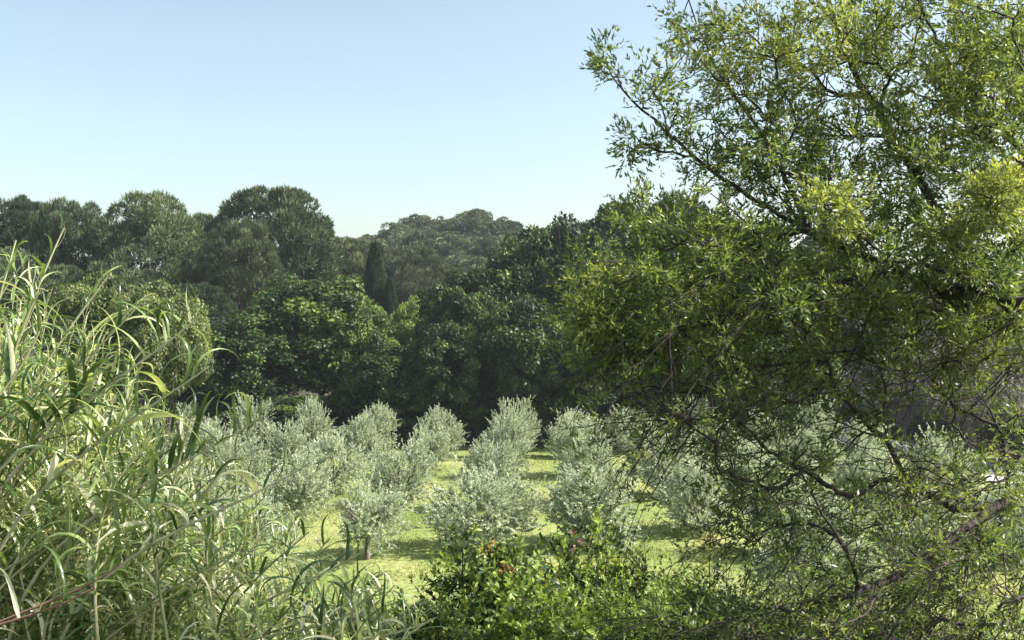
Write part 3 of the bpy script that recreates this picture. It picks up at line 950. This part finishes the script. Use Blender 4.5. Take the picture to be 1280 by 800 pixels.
rng = R(909)
GR = 'giant reed canes of the thicket on the left'
hero = [  # tip px,py,d, base offset x (m), bend, leaves, label
    ((80, 285, 5.6), -0.45, .5, 18, 'tallest giant reed cane, its tuft of leaves rising above the thicket'),
    ((250, 395, 5.2), -1.3, 1.1, 18, 'giant reed cane leaning right, its bright stem bare before the dull green tree'),
    ((215, 425, 5.3), -1.2, 1.2, 18, 'giant reed cane leaning right just below the bare bright stem'),
    ((262, 458, 5.0), -1.2, 1.2, 18, 'giant reed cane whose drooping tip hangs lowest before the dull green trees'),
    ((175, 380, 5.7), -1.0, .9, 18, 'giant reed cane leaning right, its leaves over the left twin tree'),
    ((330, 520, 5.1), -1.3, 1.2, 18, 'giant reed cane leaning far right before the left olive rows'),
    ((240, 520, 5.2), -.25, .2, 12, 'giant reed cane with an upright leafy tip before the olive trees'),
    ((385, 580, 5.0), -1.3, 1.1, 14, 'giant reed cane arching right across the olive trees, long drooping leaves'),
    ((20, 300, 5.4), -.4, .3, 16, 'giant reed cane with arching white leaves at the left edge'),
    ((452, 690, 5.6), -1.0, .8, 12, 'giant reed cane with dark leaves reaching over the grass lane'),
    ((135, 345, 5.6), -.7, .7, 16, 'giant reed cane right of the tallest one, leaves drooping'),
    ((545, 772, 5.4), -1.2, .9, 10, 'low giant reed cane reaching farthest right along the bottom edge'),
    ((300, 560, 5.2), -.6, .5, 13, 'giant reed cane with yellow green leaves before the nearest left olive tree'),
]
for (tp, ox, bend, nl, lab) in hero:
    tip = P(*tp); by = tip[1] + rng.uniform(-.2, .3); bx = tip[0] + ox
    base = np.array([bx, by, float(ground_z(bx, by)) - .05])
    lean = tp[0] in (250, 215, 262, 175, 330)
    make_cane(tip, base, bend, rng, nl + 8, lab, GR, start=.55 if lean else .3, r=.013, pale=True, size=1.3 if lean else 1.0)
for (tp, ox, bend, lab) in [((118, 735, 4.0), -1.2, .9, 'red brown reed cane arching in shade at the bottom left'),
                            ((150, 705, 4.3), -1.1, .6, 'upper red brown reed cane in shade at the bottom left')]:
    tip = P(*tp); bx = tip[0] + ox; by = tip[1]
    base = np.array([bx, by, float(ground_z(bx, by)) - .05])
    make_cane(tip, base, bend, rng, 5, lab, GR, True, start=.75, r=.011)
def zone(px, py):
    if py > 640: return 'shaded lower giant reed cane in the dark foot of the thicket' if px < 260 else 'low giant reed cane in the fringe reaching over the grass'
    if px < 90: return 'sunlit giant reed cane near the left edge, among pale arching leaves' if py < 470 else 'giant reed cane amid the thicket near the left edge'
    return 'giant reed cane whose tip stands before the dull green trees' if py < 480 else 'giant reed cane in the right flank of the thicket before the olives'


TOPX = [-140, 0, 60, 110, 160, 210, 260, 310, 360, 420, 480, 560]
TOPY = [275, 300, 318, 355, 410, 470, 550, 595, 620, 665, 700, 740]
for k in range(72):
    px = rng.uniform(-40, 540)
    ty = np.interp(px, TOPX, TOPY) + rng.random() ** 1.3 * (800 - np.interp(px, TOPX, TOPY)) * .85
    d = rng.uniform(5.0, 7.6)
    tip = P(px, ty, d); bx = tip[0] + rng.uniform(-1.6, .5); by = d + rng.uniform(-.6, .6)
    base = np.array([bx, by, float(ground_z(bx, by)) - .05])
    if base[2] > tip[2] - .8: base[2] = tip[2] - .8
    make_cane(tip, base, rng.uniform(.2, 1.1), rng, 20, zone(px, ty), GR)


def thicket():
    rng = R(333); g = Geo()
    n = 760
    for k in range(n):
        px = rng.uniform(-330, 510) if k % 4 == 0 else (rng.uniform(-60, 330) if k % 2 else rng.uniform(-40, 140))
        tyt = np.interp(px, TOPX, TOPY) + 18
        ty = tyt + rng.random() * (900 - tyt)
        d = rng.uniform(5.2, 9.0)
        if px > 380: d = rng.uniform(4.8, 6.5)
        tip = P(px, ty, d); bx = tip[0] + rng.uniform(-1.6, .5); by = d + rng.uniform(-.6, .6)
        base = np.array([bx, by, float(ground_z(bx, by)) - .05])
        if base[2] > tip[2] - .7: base[2] = tip[2] - .7
        path = cane_path(tip, base, rng.uniform(.1, .7))
        g.tube(path, np.linspace(.011, .004, len(path)), 4, mi=1)
        for p, az, s, tilt in cane_leaves(path, rng, 18):
            V, Q = RL[int(rng.integers(0, 9))]
            c, sn = np.cos(-tilt), np.sin(-tilt)
            Ry = np.array([[c, 0, sn], [0, 1, 0], [-sn, 0, c]]); c, sn = np.cos(az), np.sin(az)
            Rz = np.array([[c, -sn, 0], [sn, c, 0], [0, 0, 1]])
            g.add((V * s) @ (Rz @ Ry).T + p, Q, rng.choice([.02, .3, .5, .7, 1.0]))
    link('reed_thicket', g.mesh('reed_thicket', [M_REED, M_CANE]), kind='stuff', label='dense mass of tangled reed canes and leaves filling the left side', cat='reeds')


thicket()


# ------------------------------------------------------------------ shrubs at the foot of the view
def broad_leaf_mesh(v, mat):
    r_ = R(700 + v); n = 5
    t = np.linspace(0, 1, n); z = .25 * np.sin(t * 2.2) - .2 * t * r_.random()
    w = np.array([.03, .16, .2, .13, .005])
    c = np.stack([t, 0 * t, z], -1)
    V = np.stack([c + np.array([0, 1, .35]) * w[:, None], c, c + np.array([0, -1, .35]) * w[:, None]], 1)
    i = np.arange(n - 1)[:, None] * 3; j = np.arange(2)[None]
    Q = np.stack([i + j, i + j + 1, i + 4 + j, i + 3 + j], -1).reshape(-1, 4)
    g = Geo(); g.add(V, Q, .3 + .15 * v)
    return g.mesh('broad_leaf', mat, True)


BL = [broad_leaf_mesh(v, M_SHRUB) for v in range(4)]


def shrub(name, px, top, d, w, seed, mat, label, nshoot=420, L=.075, W=.03, K=16, parts=0, accents=None, cat='shrub', tall=None):
    rng = R(seed)
    x = (px - 640) / FPX * d; gz = float(ground_z(x, d)); H = EYE + (400 - top) / FPX * d - gz; rw = w / FPX * d / 2
    root = link(name, None, None, (x, d, gz), label=label, cat=cat)
    st = Geo(); O = []; D = []
    tips = []
    for k in range(26):
        a = rng.uniform(0, 6.283); r = rw * np.sqrt(rng.random())
        e = np.array([np.cos(a) * r, np.sin(a) * r * .8, H * (rng.uniform(.62, 1.0) - .25 * (r / rw) ** 2)])
        p = wob(np.array([np.cos(a) * .12, np.sin(a) * .12, -.05]), e, 8, .12, rng, .05)
        st.tube(p, np.linspace(.025, .006, 8), 5)
        tips.append(e)
        m = nshoot // 26
        f = rng.uniform(3, 7, m); i = f.astype(int).clip(0, 6); q = p[i] + (p[i + 1] - p[i]) * (f - i)[:, None]
        O.append(q + rng.normal(0, .09, (m, 3)) * np.array([1, 1, .8])); D.append(norm(norm(e[None] + 0) * .4 + rdir(rng, m) * .9 + np.array([0, 0, .5])))
    O = np.concatenate(O); D = np.concatenate(D)
    link('stems', st.mesh('shrub_stems', M_BARK), root, kind='stuff')
    g = Geo(); shoot_leaves(g, rng, O, D, .3, K, L, W, spread=.95)
    link('foliage', g.mesh('shrub_foliage', mat), root, kind='stuff')
    for k in range(parts):
        i = int(rng.integers(0, len(O)))
        # outer, camera side
        p = O[i] + D[i] * .3 * rng.uniform(.6, 1.05)
        lf = link('leaf', BL[int(rng.integers(0, 4))], root, tuple(p))
        s = rng.uniform(.09, .17)
        lf.rotation_euler = (rng.normal(0, .5), rng.normal(.2, .5), rng.uniform(0, 6.28)); lf.scale = (s, s, s)
    if accents:
        for (ax, ay, m, nm) in accents:
            g = Geo(); na = 3 if nm == 'flower' else 9; c = np.array(P(ax, ay, d - .5 * rw)) - np.array([x, d, gz])
            o = c + rng.normal(0, .03, (na, 3)); shoot_leaves(g, rng, o, norm(rdir(rng, na) + np.array([0, 0, .6])), .10, 7, .055, .026)
            link(nm, g.mesh(nm, m), root, kind='stuff')


shrub('broad_leaved_shrub', 620, 655, 11.5, 165, 801, M_SHRUB, 'glossy green shrub with orange young shoots at the bottom centre', parts=280, nshoot=760, L=.09, W=.038,
      accents=[(612, 692, M_SHRUB_O, 'young_shoot'), (628, 712, M_SHRUB_O, 'young_shoot')])
shrub('flowering_shrub', 740, 652, 12.0, 150, 802, M_SHRUB, 'dark green shrub with one pink flower below the olive row right of the lane', parts=120, nshoot=640, L=.085, W=.036,
      accents=[(725, 676, M_PINK, 'flower')])
shrub('small_shrub', 872, 675, 12.5, 110, 803, M_SHRUB, 'small green shrub below the grass lane, left of the foreground tree', parts=90, nshoot=420,
      accents=[(885, 682, M_SHRUB_O, 'young_shoot')])
shrub('low_shrub', 790, 715, 10.5, 220, 804, M_LIGHT, 'wide low yellow green shrub along the bottom edge right of centre', nshoot=620, L=.05, W=.02, K=24)
shrub('low_shrub', 660, 740, 9.6, 120, 805, M_LIGHT, 'bright low shrub with large leaves at the bottom edge near the centre', parts=120, nshoot=320, L=.08, W=.035)
shrub('low_shrub', 960, 730, 10.0, 200, 806, M_BROWNISH, 'dull green low shrub under the branches of the foreground tree', nshoot=520, L=.05, W=.02, K=24)
shrub('low_shrub', 1130, 715, 10.5, 220, 807, M_BROWNISH, 'dull green low shrub at the bottom edge near the right corner', nshoot=520, L=.05, W=.02, K=24)
shrub('low_shrub', 520, 755, 9.0, 110, 808, M_SHRUB, 'dark low shrub between the reeds and the glossy shrub', nshoot=320, L=.06, W=.022, K=20)

# ------------------------------------------------------------------ air
def haze():
    m, n, l, out = mat_base('haze_air')
    v = n.new('ShaderNodeVolumePrincipled')
    v.inputs['Color'].default_value = (0.86, 0.93, 1.0, 1)
    v.inputs['Density'].default_value = 0.00033
    v.inputs['Anisotropy'].default_value = 0.3
    l.new(v.outputs[0], out.inputs['Volume'])
    me = bpy.data.meshes.new('haze')
    x0, x1, y0, y1, z0, z1 = -4700, 4700, -1000, 9200, -2.5, 62
    vs = [(x, y, z) for z in (z0, z1) for y in (y0, y1) for x in (x0, x1)]
    me.from_pydata(vs, [], [(0, 2, 3, 1), (4, 5, 7, 6), (0, 1, 5, 4), (2, 6, 7, 3), (0, 4, 6, 2), (1, 3, 7, 5)])
    me.materials.append(m)
    link('haze', me, kind='stuff', label='thin pale haze in the air over the valley', cat='haze')


haze()
print('tris', sum(len(me.polygons) * 2 for me in bpy.data.meshes))
